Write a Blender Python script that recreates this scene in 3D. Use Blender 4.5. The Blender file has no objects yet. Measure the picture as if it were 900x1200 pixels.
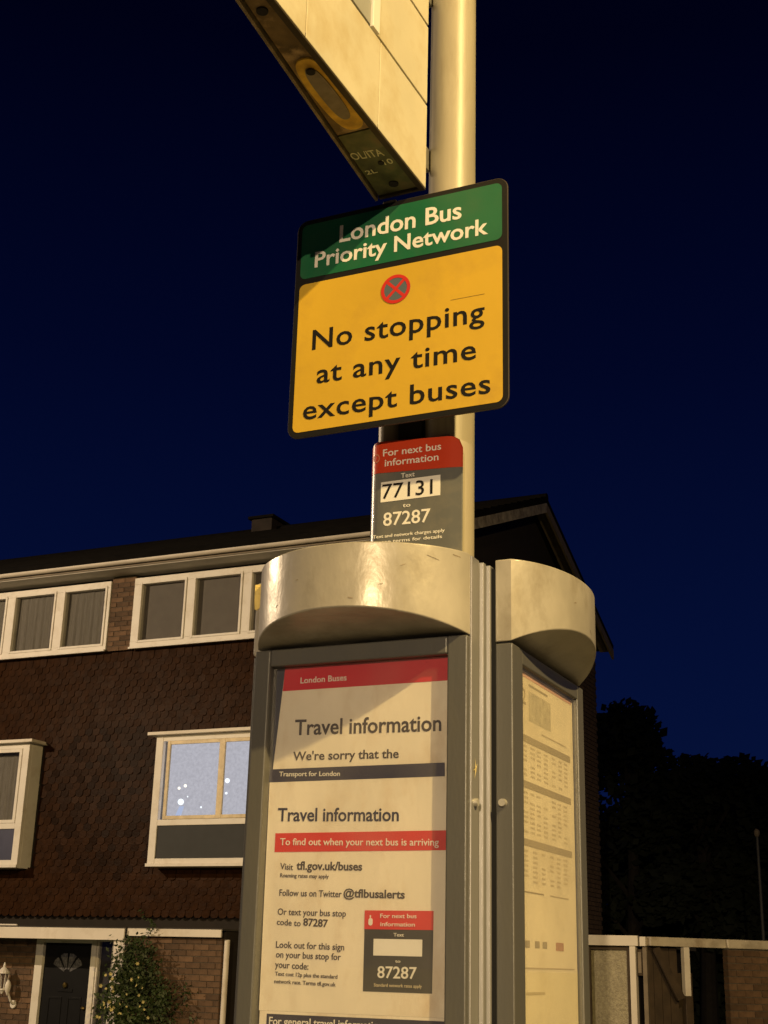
import bpy, bmesh, math, random
from mathutils import Vector, Matrix
R = math.radians
random.seed(7)
S = bpy.context.scene
COL = S.collection

# ------------------------------------------------------------------ camera
cam_d = bpy.data.cameras.new("camera")
cam = bpy.data.objects.new("camera", cam_d)
COL.objects.link(cam)
cam_d.sensor_fit = 'VERTICAL'
cam_d.sensor_height = 36.0
cam_d.lens = 36.0 * 1560.0 / 1200.0
cam_d.clip_start = 0.05
cam_d.clip_end = 2000
yaw, pitch, roll = R(24.85), R(18.8), R(1.5)
fw = Vector((-math.sin(yaw) * math.cos(pitch), math.cos(yaw) * math.cos(pitch), math.sin(pitch)))
rt = Vector((math.cos(yaw), math.sin(yaw), 0))
up = rt.cross(fw)
r2 = rt * math.cos(roll) + up * math.sin(roll)
u2 = up * math.cos(roll) - rt * math.sin(roll)
cm = Matrix.Identity(4)
for i in range(3):
    cm[i][0], cm[i][1], cm[i][2] = r2[i], u2[i], -fw[i]
cm.translation = (0, 0, 1.6)
cam.matrix_world = cm
S.camera = cam

# ------------------------------------------------------------------ sky and exposure
W = bpy.data.worlds.new("World")
S.world = W
W.use_nodes = True
wn, wl = W.node_tree.nodes, W.node_tree.links
wn.clear()
wo = wn.new('ShaderNodeOutputWorld'); wb = wn.new('ShaderNodeBackground')
wt = wn.new('ShaderNodeTexCoord'); ws = wn.new('ShaderNodeSeparateXYZ'); wr = wn.new('ShaderNodeValToRGB')
wl.new(wt.outputs['Generated'], ws.inputs[0]); wl.new(ws.outputs['Z'], wr.inputs[0])
wl.new(wr.outputs[0], wb.inputs[0]); wl.new(wb.outputs[0], wo.inputs[0])
cr = wr.color_ramp
cr.elements[0].position = 0.0; cr.elements[0].color = (.0022, .0075, .047, 1)
cr.elements[1].position = 1.0; cr.elements[1].color = (.0002, .0004, .0045, 1)
for p_, c_ in ((.22, (.0012, .0045, .033, 1)), (.42, (.0005, .0020, .0180, 1)), (.62, (.0002, .0005, .0068, 1))):
    e_ = cr.elements.new(p_); e_.color = c_
wb.inputs[1].default_value = 1.0
S.view_settings.view_transform = 'Standard'
S.view_settings.look = 'None'
S.view_settings.exposure = 0.0
S.view_settings.gamma = 1.0

# two street lamps and one added fill lamp: position of the lantern, watts, colour
LAMP_NEAR = dict(head=(5.6, -1.55, 8.1), foot=(8.0, -1.55), watt=5900, col=(1.0, .70, .265), aim=(-2.5, 3.5, 2.0), cone=118, blend=1.0)
LAMP_FAR = dict(head=(-18.5, 4.6, 8.3), foot=(-21.0, 4.6), watt=5000, col=(1.0, .745, .47), aim=(-14.0, 8.5, 0.0), cone=165, blend=.3)
LAMP_FILL = dict(head=(8.0, -32.0, 7.6), foot=(8.0, -34.2), watt=26000, col=(1.0, .735, .42), aim=(-1.6, 2.0, 1.0), cone=24, blend=1.0)  # unseen lamp added as fill for the faces turned to the road

# ------------------------------------------------------------------ helpers
def tag(o, label=None, cat=None, group=None, kind=None):
    if label: o['label'] = label
    if cat: o['category'] = cat
    if group: o['group'] = group
    if kind: o['kind'] = kind
    return o

def empty(name, loc, label=None, cat=None, group=None, kind=None):
    o = bpy.data.objects.new(name, None)
    o.empty_display_size = .1
    COL.objects.link(o); o.location = loc
    return tag(o, label, cat, group, kind)

ROOT = {}
def rootloc(p):
    v = Vector((0, 0, 0))
    while p is not None:
        v += p.location; p = p.parent
    return v

def place(root, loc, size):
    """set a finished thing down at its place, at its size"""
    root.location = loc; root.scale = (size, size, size)

def link(name, mesh, parent=None, loc=None):
    o = bpy.data.objects.new(name, mesh)
    COL.objects.link(o)
    if parent is not None: o.parent = parent
    if loc is not None: o.location = loc
    return o

class MB:
    """collects faces in world coordinates"""
    def __init__(s, M=None):
        s.v, s.f, s.M = [], [], M
    def add(s, vs, fs):
        b = len(s.v)
        for p in vs:
            p = Vector(p)
            s.v.append(s.M @ p if s.M else p)
        for f in fs: s.f.append([i + b for i in f])
        return s
    def box(s, x0, x1, y0, y1, z0, z1):
        return s.add([(x0, y0, z0), (x1, y0, z0), (x1, y1, z0), (x0, y1, z0), (x0, y0, z1), (x1, y0, z1), (x1, y1, z1), (x0, y1, z1)],
                     [(0, 3, 2, 1), (4, 5, 6, 7), (0, 1, 5, 4), (1, 2, 6, 5), (2, 3, 7, 6), (3, 0, 4, 7)])
    def prism(s, pts, axis, a0, a1):
        """polygon pts in the plane across axis, extruded from a0 to a1"""
        n = len(pts)
        def P(p, a):
            if axis == 'y': return (p[0], a, p[1])
            if axis == 'x': return (a, p[0], p[1])
            return (p[0], p[1], a)
        vs = [P(p, a0) for p in pts] + [P(p, a1) for p in pts]
        fs = [list(range(n))[::-1], list(range(n, 2 * n))] + [(i, (i + 1) % n, n + (i + 1) % n, n + i) for i in range(n)]
        return s.add(vs, fs)
    def tube(s, p0, p1, r0, r1=None, n=16, caps=True):
        r1 = r0 if r1 is None else r1
        p0, p1 = Vector(p0), Vector(p1)
        d = (p1 - p0).normalized()
        a = d.orthogonal().normalized(); b = d.cross(a)
        vs = []
        for p, r in ((p0, r0), (p1, r1)):
            for i in range(n):
                t = 2 * math.pi * i / n
                vs.append(p + (a * math.cos(t) + b * math.sin(t)) * r)
        fs = [(i, (i + 1) % n, n + (i + 1) % n, n + i) for i in range(n)]
        if caps: fs += [list(range(n))[::-1], list(range(n, 2 * n))]
        return s.add(vs, fs)
    def lathe(s, c, prof, n=20):
        """prof: (radius, z) pairs round a vertical axis through c"""
        vs = []
        for r, z in prof:
            for i in range(n):
                t = 2 * math.pi * i / n
                vs.append((c[0] + r * math.cos(t), c[1] + r * math.sin(t), c[2] + z))
        fs = []
        for k in range(len(prof) - 1):
            for i in range(n):
                j = (i + 1) % n
                fs.append((k * n + i, k * n + j, (k + 1) * n + j, (k + 1) * n + i))
        fs.append(list(range(n))[::-1]); fs.append([(len(prof) - 1) * n + i for i in range(n)])
        return s.add(vs, fs)
    def build(s, name, mat, parent=None, bevel=0, smooth=False, loc=None, seg=2):
        o_ = rootloc(parent) if parent is not None else Vector(loc or (0, 0, 0))
        me = bpy.data.meshes.new(name)
        me.from_pydata([tuple(p - o_) for p in s.v], [], s.f)
        bm = bmesh.new(); bm.from_mesh(me)
        bmesh.ops.recalc_face_normals(bm, faces=bm.faces)
        bm.to_mesh(me); bm.free()
        me.materials.append(mat)
        if smooth:
            for p in me.polygons: p.use_smooth = True
            try: me.set_sharp_from_angle(angle=R(35))
            except Exception: pass
        ob = link(name, me, parent, None if parent is not None else o_)
        if bevel:
            md = ob.modifiers.new("bevel", 'BEVEL'); md.width = bevel; md.segments = seg
            md.limit_method = 'ANGLE'; md.angle_limit = R(40)
        return ob

def rrect(x0, x1, z0, z1, r, n=6):
    pts = []
    for cx, cz, a in ((x1 - r, z1 - r, 0), (x0 + r, z1 - r, 90), (x0 + r, z0 + r, 180), (x1 - r, z0 + r, 270)):
        for i in range(n + 1):
            t = R(a + 90 * i / n); pts.append((cx + r * math.cos(t), cz + r * math.sin(t)))
    return pts[::-1]

def disc(cx, cz, r, n=28):
    return [(cx + r * math.cos(2 * math.pi * i / n), cz + r * math.sin(2 * math.pi * i / n)) for i in range(n)]

# ------------------------------------------------------------------ materials
MATS = {}
def mat(name, col, rough=.6, metal=0.0, var=.12, scale=6.0, bump=0.0, bscale=40.0, rand=0.0, spec=.5, stretch=None,
        dirt=None, dirt_scale=3.0, dirt_lo=.5, dirt_hi=.7, coat=0.0):
    m = bpy.data.materials.new(name); m.use_nodes = True
    n, l = m.node_tree.nodes, m.node_tree.links
    b = n['Principled BSDF']
    b.inputs['Roughness'].default_value = rough
    b.inputs['Metallic'].default_value = metal
    b.inputs['Specular IOR Level'].default_value = spec
    b.inputs['Coat Weight'].default_value = coat
    tc = n.new('ShaderNodeTexCoord'); src = tc.outputs['Object']
    if stretch:
        mp = n.new('ShaderNodeMapping'); mp.inputs['Scale'].default_value = stretch
        l.new(src, mp.inputs[0]); src = mp.outputs[0]
    nz = n.new('ShaderNodeTexNoise'); nz.inputs['Scale'].default_value = scale; nz.inputs['Detail'].default_value = 6
    l.new(src, nz.inputs['Vector'])
    mx = n.new('ShaderNodeMix'); mx.data_type = 'RGBA'
    mr = n.new('ShaderNodeMapRange'); mr.inputs[1].default_value = .3; mr.inputs[2].default_value = .7
    l.new(nz.outputs['Fac'], mr.inputs[0]); l.new(mr.outputs[0], mx.inputs[0])
    mx.inputs[6].default_value = tuple(c * (1 - var) for c in col) + (1,)
    mx.inputs[7].default_value = tuple(min(1, c * (1 + var)) for c in col) + (1,)
    out = mx.outputs[2]
    if dirt:
        n2 = n.new('ShaderNodeTexNoise'); n2.inputs['Scale'].default_value = dirt_scale; n2.inputs['Detail'].default_value = 8
        n2.inputs['Roughness'].default_value = .65
        l.new(src, n2.inputs['Vector'])
        m2 = n.new('ShaderNodeMapRange'); m2.inputs[1].default_value = dirt_lo; m2.inputs[2].default_value = dirt_hi
        l.new(n2.outputs['Fac'], m2.inputs[0])
        x2 = n.new('ShaderNodeMix'); x2.data_type = 'RGBA'
        l.new(m2.outputs[0], x2.inputs[0]); l.new(out, x2.inputs[6]); x2.inputs[7].default_value = tuple(dirt) + (1,)
        out = x2.outputs[2]
    if rand:
        oi = n.new('ShaderNodeObjectInfo'); hs = n.new('ShaderNodeHueSaturation')
        rr = n.new('ShaderNodeMapRange'); rr.inputs[3].default_value = 1 - rand; rr.inputs[4].default_value = 1 + rand
        l.new(oi.outputs['Random'], rr.inputs[0]); l.new(rr.outputs[0], hs.inputs['Value']); l.new(out, hs.inputs['Color'])
        out = hs.outputs[0]
    l.new(out, b.inputs['Base Color'])
    if bump:
        bz = n.new('ShaderNodeTexNoise'); bz.inputs['Scale'].default_value = bscale; bz.inputs['Detail'].default_value = 5
        l.new(src, bz.inputs['Vector'])
        bp = n.new('ShaderNodeBump'); bp.inputs['Strength'].default_value = bump; bp.inputs['Distance'].default_value = .01
        l.new(bz.outputs['Fac'], bp.inputs['Height']); l.new(bp.outputs[0], b.inputs['Normal'])
    MATS[name] = m
    return m

def emit(name, col, strength, tex=False):
    m = bpy.data.materials.new(name); m.use_nodes = True
    n, l = m.node_tree.nodes, m.node_tree.links
    n.remove(n['Principled BSDF'])
    e = n.new('ShaderNodeEmission'); e.inputs[0].default_value = tuple(col) + (1,); e.inputs[1].default_value = strength
    l.new(e.outputs[0], n['Material Output'].inputs[0])
    return m

def glass(name, tint=(1, 1, 1), gloss=.06, rough=.02, grime=None):
    """a thin pane: see-through with a mirror share that grows at grazing angles, and an even film of dust"""
    m = bpy.data.materials.new(name); m.use_nodes = True
    n, l = m.node_tree.nodes, m.node_tree.links
    n.remove(n['Principled BSDF'])
    t = n.new('ShaderNodeBsdfTransparent'); t.inputs[0].default_value = tuple(tint) + (1,)
    g = n.new('ShaderNodeBsdfGlossy'); g.inputs['Roughness'].default_value = rough
    lw = n.new('ShaderNodeLayerWeight'); lw.inputs[0].default_value = .5
    pw = n.new('ShaderNodeMath'); pw.operation = 'POWER'; pw.inputs[1].default_value = 5
    fr = n.new('ShaderNodeMath'); fr.operation = 'MULTIPLY_ADD'; fr.inputs[1].default_value = .95; fr.inputs[2].default_value = .045
    l.new(lw.outputs['Facing'], pw.inputs[0]); l.new(pw.outputs[0], fr.inputs[0])
    mx = n.new('ShaderNodeMixShader')
    l.new(fr.outputs[0], mx.inputs[0]); l.new(t.outputs[0], mx.inputs[1]); l.new(g.outputs[0], mx.inputs[2])
    out = mx.outputs[0]
    if grime:
        d = n.new('ShaderNodeBsdfDiffuse'); d.inputs[0].default_value = (.7, .66, .6, 1)
        tc = n.new('ShaderNodeTexCoord'); nz = n.new('ShaderNodeTexNoise'); nz.inputs['Scale'].default_value = 9
        nz.inputs['Detail'].default_value = 7
        mr = n.new('ShaderNodeMapRange'); mr.inputs[1].default_value = .35; mr.inputs[2].default_value = .8
        mr.inputs[3].default_value = grime * .3; mr.inputs[4].default_value = grime
        l.new(tc.outputs['Object'], nz.inputs['Vector']); l.new(nz.outputs['Fac'], mr.inputs[0])
        m2 = n.new('ShaderNodeMixShader'); l.new(mr.outputs[0], m2.inputs[0]); l.new(out, m2.inputs[1]); l.new(d.outputs[0], m2.inputs[2])
        out = m2.outputs[0]
    l.new(out, n['Material Output'].inputs[0])
    return m

pole_m = mat('pole_paint', (.38, .34, .25), .42, .0, .15, 12, .08, 40, stretch=(1, 1, .2), dirt=(.24, .20, .13), dirt_scale=22, dirt_lo=.5, dirt_hi=.85)
hood_m = mat('brushed_hood', (.44, .41, .355), .30, .22, .22, 9, .22, 18, dirt=(.24, .20, .14), dirt_scale=11, dirt_lo=.52, dirt_hi=.82, stretch=(1, 1, .6))
case_m = mat('grey_case_paint', (.10, .10, .10), .36, .1, .10, 4, .04, 160, dirt=(.12, .115, .10), dirt_scale=6, dirt_lo=.5, dirt_hi=.8, stretch=(1, 1, .3))
extr_m = mat('aluminium_extrusion', (.30, .30, .315), .38, .4, .12, 6, .05, 60, stretch=(1, 1, .1))
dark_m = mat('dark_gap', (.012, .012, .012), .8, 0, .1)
navy_m = mat('case_backing', (.03, .035, .06), .6, 0, .1)
bolt_m = mat('bolt_steel', (.62, .6, .55), .35, .6, .1)
paper_m = mat('poster_paper', (.80, .74, .63), .7, 0, .08, 5, .3, 9, stretch=(1.6, 1, .8), dirt=(.62, .50, .36), dirt_scale=8, dirt_lo=.5, dirt_hi=.8)
paper2_m = mat('timetable_paper', (.93, .84, .63), .6, 0, .07, 5, .15, 12, dirt=(.72, .62, .42), dirt_scale=6, dirt_lo=.5, dirt_hi=.75)
red_m = mat('poster_red', (.55, .015, .03), .5, 0, .06)
red2_m = mat('poster_light_red', (.62, .035, .03), .5, 0, .06)
inkn_m = mat('navy_print', (.025, .025, .06), .5, 0, .05)
ink_m = mat('dark_print', (.055, .045, .05), .6, 0, .05)
pgrey_m = mat('grey_print', (.045, .045, .045), .5, 0, .05)
white_m = mat('white_print', (.78, .76, .72), .5, 0, .04)
faint_m = mat('faint_print', (.60, .52, .36), .7, 0, .1)
bar_m = mat('timetable_bar_print', (.46, .40, .27), .7, 0, .1)
pink_m = mat('timetable_red_print', (.72, .45, .36), .7, 0, .1)
green_m = mat('sign_green', (.012, .125, .055), .38, 0, .12, 7, dirt=(.03, .13, .06), dirt_scale=9)
yellow_m = mat('sign_yellow', (.62, .39, .026), .55, 0, .08, 5, .03, 70, dirt=(.50, .30, .03), dirt_scale=9, dirt_lo=.52, dirt_hi=.85)
black_m = mat('sign_black', (.009, .008, .007), .6, 0, .1, spec=.25)
sback_m = mat('sign_edge', (.05, .04, .03), .5, .3, .2)
symblue_m = mat('symbol_blue', (.10, .13, .16), .45, 0, .05)
symred_m = mat('symbol_red', (.60, .03, .02), .45, 0, .05)
lred_m = mat('label_red', (.56, .05, .014), .32, 0, .08, 8, coat=.4)
lgrey_m = mat('label_grey', (.13, .135, .13), .30, 0, .08, 10, dirt=(.19, .18, .15), dirt_scale=10, coat=.5)
flag_m = mat('flag_enamel', (.64, .59, .45), .45, 0, .07, 6, .04, 50, dirt=(.50, .40, .22), dirt_scale=8, dirt_lo=.5, dirt_hi=.85)
flagtile_m = mat('flag_grey_tile', (.36, .36, .34), .45, 0, .06)
flagedge_m = mat('flag_channel', (.055, .042, .024), .6, .2, .3, 12, .1, 60)
rim_m = mat('worn_rim', (.26, .21, .13), .6, .2, .4, 30)
rust_m = mat('underside_paint', (.20, .135, .055), .6, 0, .6, 16, .1, 40, dirt=(.55, .40, .22), dirt_scale=15, dirt_lo=.52, dirt_hi=.68)
ugreen_m = mat('underside_green', (.12, .135, .055), .55, 0, .6, 22, .1, 40, dirt=(.20, .15, .07), dirt_scale=22, dirt_lo=.52, dirt_hi=.7)
orange_m = mat('underside_orange', (.85, .48, .05), .5, 0, .4, 30, .1, 60)
uslot_m = mat('underside_slot', (.26, .23, .18), .5, .2, .3, 30)
scr_m = mat('scratched_marks', (.75, .75, .5), .6, 0, .1)
glass_m = glass('case_glass', grime=.06)
pane_m = glass('window_glass', (.85, .85, .85))
old_m = mat('yellowed_frame', (.70, .58, .38), .5, 0, .15, 8, dirt=(.52, .41, .24), dirt_scale=9)
upvc_m = mat('window_white', (.76, .72, .66), .5, 0, .05, 3, dirt=(.55, .48, .38), dirt_scale=4, dirt_lo=.5, dirt_hi=.85)
tile_m = mat('hanging_tile', (.024, .0100, .0040), .36, 0, .3, 9, .3, 30, rand=.4, spec=.02)
brick_m = mat('brick', (.115, .066, .036), .85, 0, .25, 12, .5, 45, rand=.35)
mortar_m = mat('mortar', (.10, .082, .062), .95, 0, .2, 20, .4, 60)
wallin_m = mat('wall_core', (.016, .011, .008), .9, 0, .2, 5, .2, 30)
roof_m = mat('roof_tiles', (.007, .006, .0055), .95, 0, .3, 5, .6, 6, spec=.1)
soffit_m = mat('soffit_grey', (.5, .47, .42), .7, 0, .1, 3)
gutter_m = mat('gutter', (.58, .52, .44), .5, 0, .1, 3)
verge_m = mat('verge_board', (.20, .16, .115), .7, 0, .2, 6, .2, 20)
net_m = mat('net_curtain', (.32, .30, .26), .9, 0, .15, 20, .1, 60, stretch=(4, 1, .4))
blind_m = mat('roller_blind', (.30, .275, .245), .9, 0, .06, 9)
bpan_m = mat('bay_panel', (.030, .032, .034), .7, 0, .1)
bpanl_m = mat('bay_panel_blue', (.055, .06, .11), .35, 0, .1)
lit_m = emit('lit_blind', (.66, .65, .72), 1.0)
_n, _l = lit_m.node_tree.nodes, lit_m.node_tree.links
_t = _n.new('ShaderNodeTexCoord'); _z = _n.new('ShaderNodeTexNoise'); _z.inputs['Scale'].default_value = 26; _z.inputs['Detail'].default_value = 8
_r = _n.new('ShaderNodeMapRange'); _r.inputs[1].default_value = .3; _r.inputs[2].default_value = .7; _r.inputs[3].default_value = .92; _r.inputs[4].default_value = 1.12
_l.new(_t.outputs['Object'], _z.inputs['Vector']); _l.new(_z.outputs['Fac'], _r.inputs[0]); _l.new(_r.outputs[0], _n['Emission'].inputs[1])
spot_m = emit('lamp_glow', (1.0, .93, .75), 2.5)
spotw_m = emit('lamp_glow_white', (.85, .92, 1.0), 2.0)
door_m = mat('door_paint', (.008, .008, .009), .5, 0, .1, spec=.15)
brass_m = mat('brass', (.5, .36, .14), .3, 1, .1)
porch_m = mat('porch_roof_felt', (.05, .045, .04), .9, 0, .2)
fascia_m = mat('fascia_white', (.76, .70, .62), .55, 0, .06, 2, dirt=(.5, .42, .32), dirt_scale=2.5, dirt_lo=.5, dirt_hi=.85)
leaf_m = mat('shrub_leaf', (.035, .055, .014), .5, 0, .5, 5)
flower_m = mat('yellow_flower', (.50, .43, .17), .6, 0, .2, 20, rand=.2)
bark_m = mat('bark', (.02, .016, .012), .9, 0, .3, 8, .5, 20)
treeleaf_m = mat('tree_leaf', (.012, .017, .007), .8, 0, .4, 1.5)
asph_m = mat('asphalt', (.05, .05, .05), .85, 0, .2, 3, .4, 60)
slab_m = mat('paving', (.13, .125, .115), .9, 0, .15, 2, .3, 40)
grass_m = mat('grass_ground', (.045, .06, .02), .95, 0, .3, 3, .5, 30)
kerb_m = mat('kerbstone', (.24, .23, .21), .9, 0, .15, 5, .3, 40)
line_m = mat('road_line', (.75, .73, .68), .7, 0, .1)
galv_m = mat('galvanised', (.33, .33, .32), .5, .7, .15)
obs_m = mat('obscured_glass', (.34, .30, .20), .35, 0, .25, 40, .9, 70)
board_m = mat('timber_board', (.055, .036, .02), .8, 0, .25, 8, .3, 30)
cope_m = mat('coping_stone', (.52, .46, .36), .85, 0, .2, 5, .5, 20, dirt=(.26, .2, .13), dirt_scale=4, dirt_lo=.5, dirt_hi=.75)
lens_m = emit('lamp_lens', (1.0, .75, .4), 30)

# ------------------------------------------------------------------ lettering
def txt_mesh(s, weight=0.0, depth=.02, gap=1.0):
    c = bpy.data.curves.new("t", 'FONT'); c.body = s; c.size = 1.0; c.offset = weight; c.extrude = depth
    c.resolution_u = 3; c.space_character = gap
    o = bpy.data.objects.new("t", c); COL.objects.link(o)
    dg = bpy.context.evaluated_depsgraph_get(); dg.update()
    me = bpy.data.meshes.new_from_object(o.evaluated_get(dg))
    bpy.data.objects.remove(o); bpy.data.curves.remove(c)
    return me
_h = txt_mesh("H"); CAP = max(v.co.y for v in _h.vertices)
def text(s, parent, u0, u1, base, cap, m, surf, axis='y', weight=0.0, thick=.0006, name='lettering', tilt=0.0, gap=1.0):
    """lettering fitted between u0 and u1 on a surface facing -Y ('y'), +X ('x') or down ('d'); one part per word"""
    def ext(me):
        q = [v.co.x for v in me.vertices]; return min(q), max(q)
    full = txt_mesh(s, weight, gap=gap)
    xa, xb = ext(full)
    words = s.split(' ') if cap > .02 else [s]
    kx, kz = (u1 - u0) / (xb - xa), cap / CAP
    o_ = rootloc(parent)
    for i, wd in enumerate(words):
        if len(words) == 1: me, sh = full, 0.0
        else:
            me = txt_mesh(wd, weight, gap=gap)
            sh = ext(txt_mesh(' '.join(words[:i + 1]), weight, gap=gap))[1] - ext(me)[1]
        for v in me.vertices:
            x = v.co.x + sh
            f_ = (x - xa) / (xb - xa)
            u = u0 + (x - xa) * kx; w = base + v.co.y * kz + tilt * (f_ - .5); d = thick * (.5 + 25 * v.co.z)
            if axis == 'y': p = Vector((u, surf - d, w))
            elif axis == 'x': p = Vector((surf + d, u, w))
            else: p = Vector((u, base - v.co.y * kz + tilt * (f_ - .5), surf - d))
            v.co = p - o_
        me.materials.clear(); me.materials.append(m)
        me.name = name
        o = link(name, me, parent)
    return o

# ------------------------------------------------------------------ ground, road, pavement
g = MB(); g.add([(-900, -900, -.22), (900, -900, -.22), (900, 900, -.22), (-900, 900, -.22)], [(0, 1, 2, 3)])
tag(g.build('ground', grass_m), kind='structure')
g = MB(); g.box(-200, 200, -12.0, -1.2, -.30, -.125)
tag(g.build('road', asph_m), kind='structure')
g = MB(); g.box(-200, 200, -1.05, 8.0, -.30, 0.0)
tag(g.build('pavement', slab_m), kind='structure')
g = MB()
for i in range(-40, 40):
    g.box(i * .92, i * .92 + .91, -1.2, -1.052, -.3, .004)
tag(g.build('kerb', kerb_m, bevel=.01), kind='structure')
g = MB()
for i in range(-20, 20): g.box(i * 6.0, i * 6.0 + 2.0, -6.65, -6.55, -.125, -.121)
tag(g.build('road_marking', line_m), kind='structure')
g = MB(); g.box(-200, 200, -16, -12.0, -.30, 0.0)
tag(g.build('pavement', slab_m), kind='structure')

# ------------------------------------------------------------------ street lamps and an added fill lamp (out of the picture, they light it)
def street_lamp(d, label):
    hx, hy, hz = d['head']; fx, fy = d['foot']
    r = empty('street_lamp', (fx, fy, 0), label, 'street lamp', 'street lamps lighting the road')
    MB().tube((fx, fy, 0), (fx, fy, 1.3), .09).tube((fx, fy, 1.3), (fx, fy, hz + .15), .06, .045).build('pole', galv_m, r, smooth=True)
    MB().tube((fx, fy, hz + .12), (hx, hy, hz + .2), .035).build('arm', galv_m, r, smooth=True)
    sx = .3
    MB().prism(rrect(min(hx - sx, hx + sx), max(hx - sx, hx + sx), hz + .13, hz + .26, .05), 'y', hy - .13, hy + .13).build('lantern', galv_m, r, bevel=.01)
    MB().box(hx - .2, hx + .2, hy - .09, hy + .09, hz + .10, hz + .128).build('lens', lens_m, r)
    L = bpy.data.lights.new('lamp_light', 'SPOT'); L.energy = d['watt']; L.color = d['col']; L.shadow_soft_size = .10
    L.spot_size = R(d['cone']); L.spot_blend = d['blend']
    lo = bpy.data.objects.new('lamp_light', L); COL.objects.link(lo); lo.parent = r
    lo.location = (hx - fx, hy - fy, hz)
    lo.rotation_euler = (Vector(d['aim']) - Vector(d['head'])).to_track_quat('-Z', 'Y').to_euler()
street_lamp(LAMP_NEAR, 'lit galvanised street lamp by the kerb to the right of the bus stop')
street_lamp(LAMP_FILL, 'unseen fill lamp added far off across the road, built as a street lamp')
street_lamp(LAMP_FAR, 'lit galvanised street lamp to the left of the bus stop, nearer the house')

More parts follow.
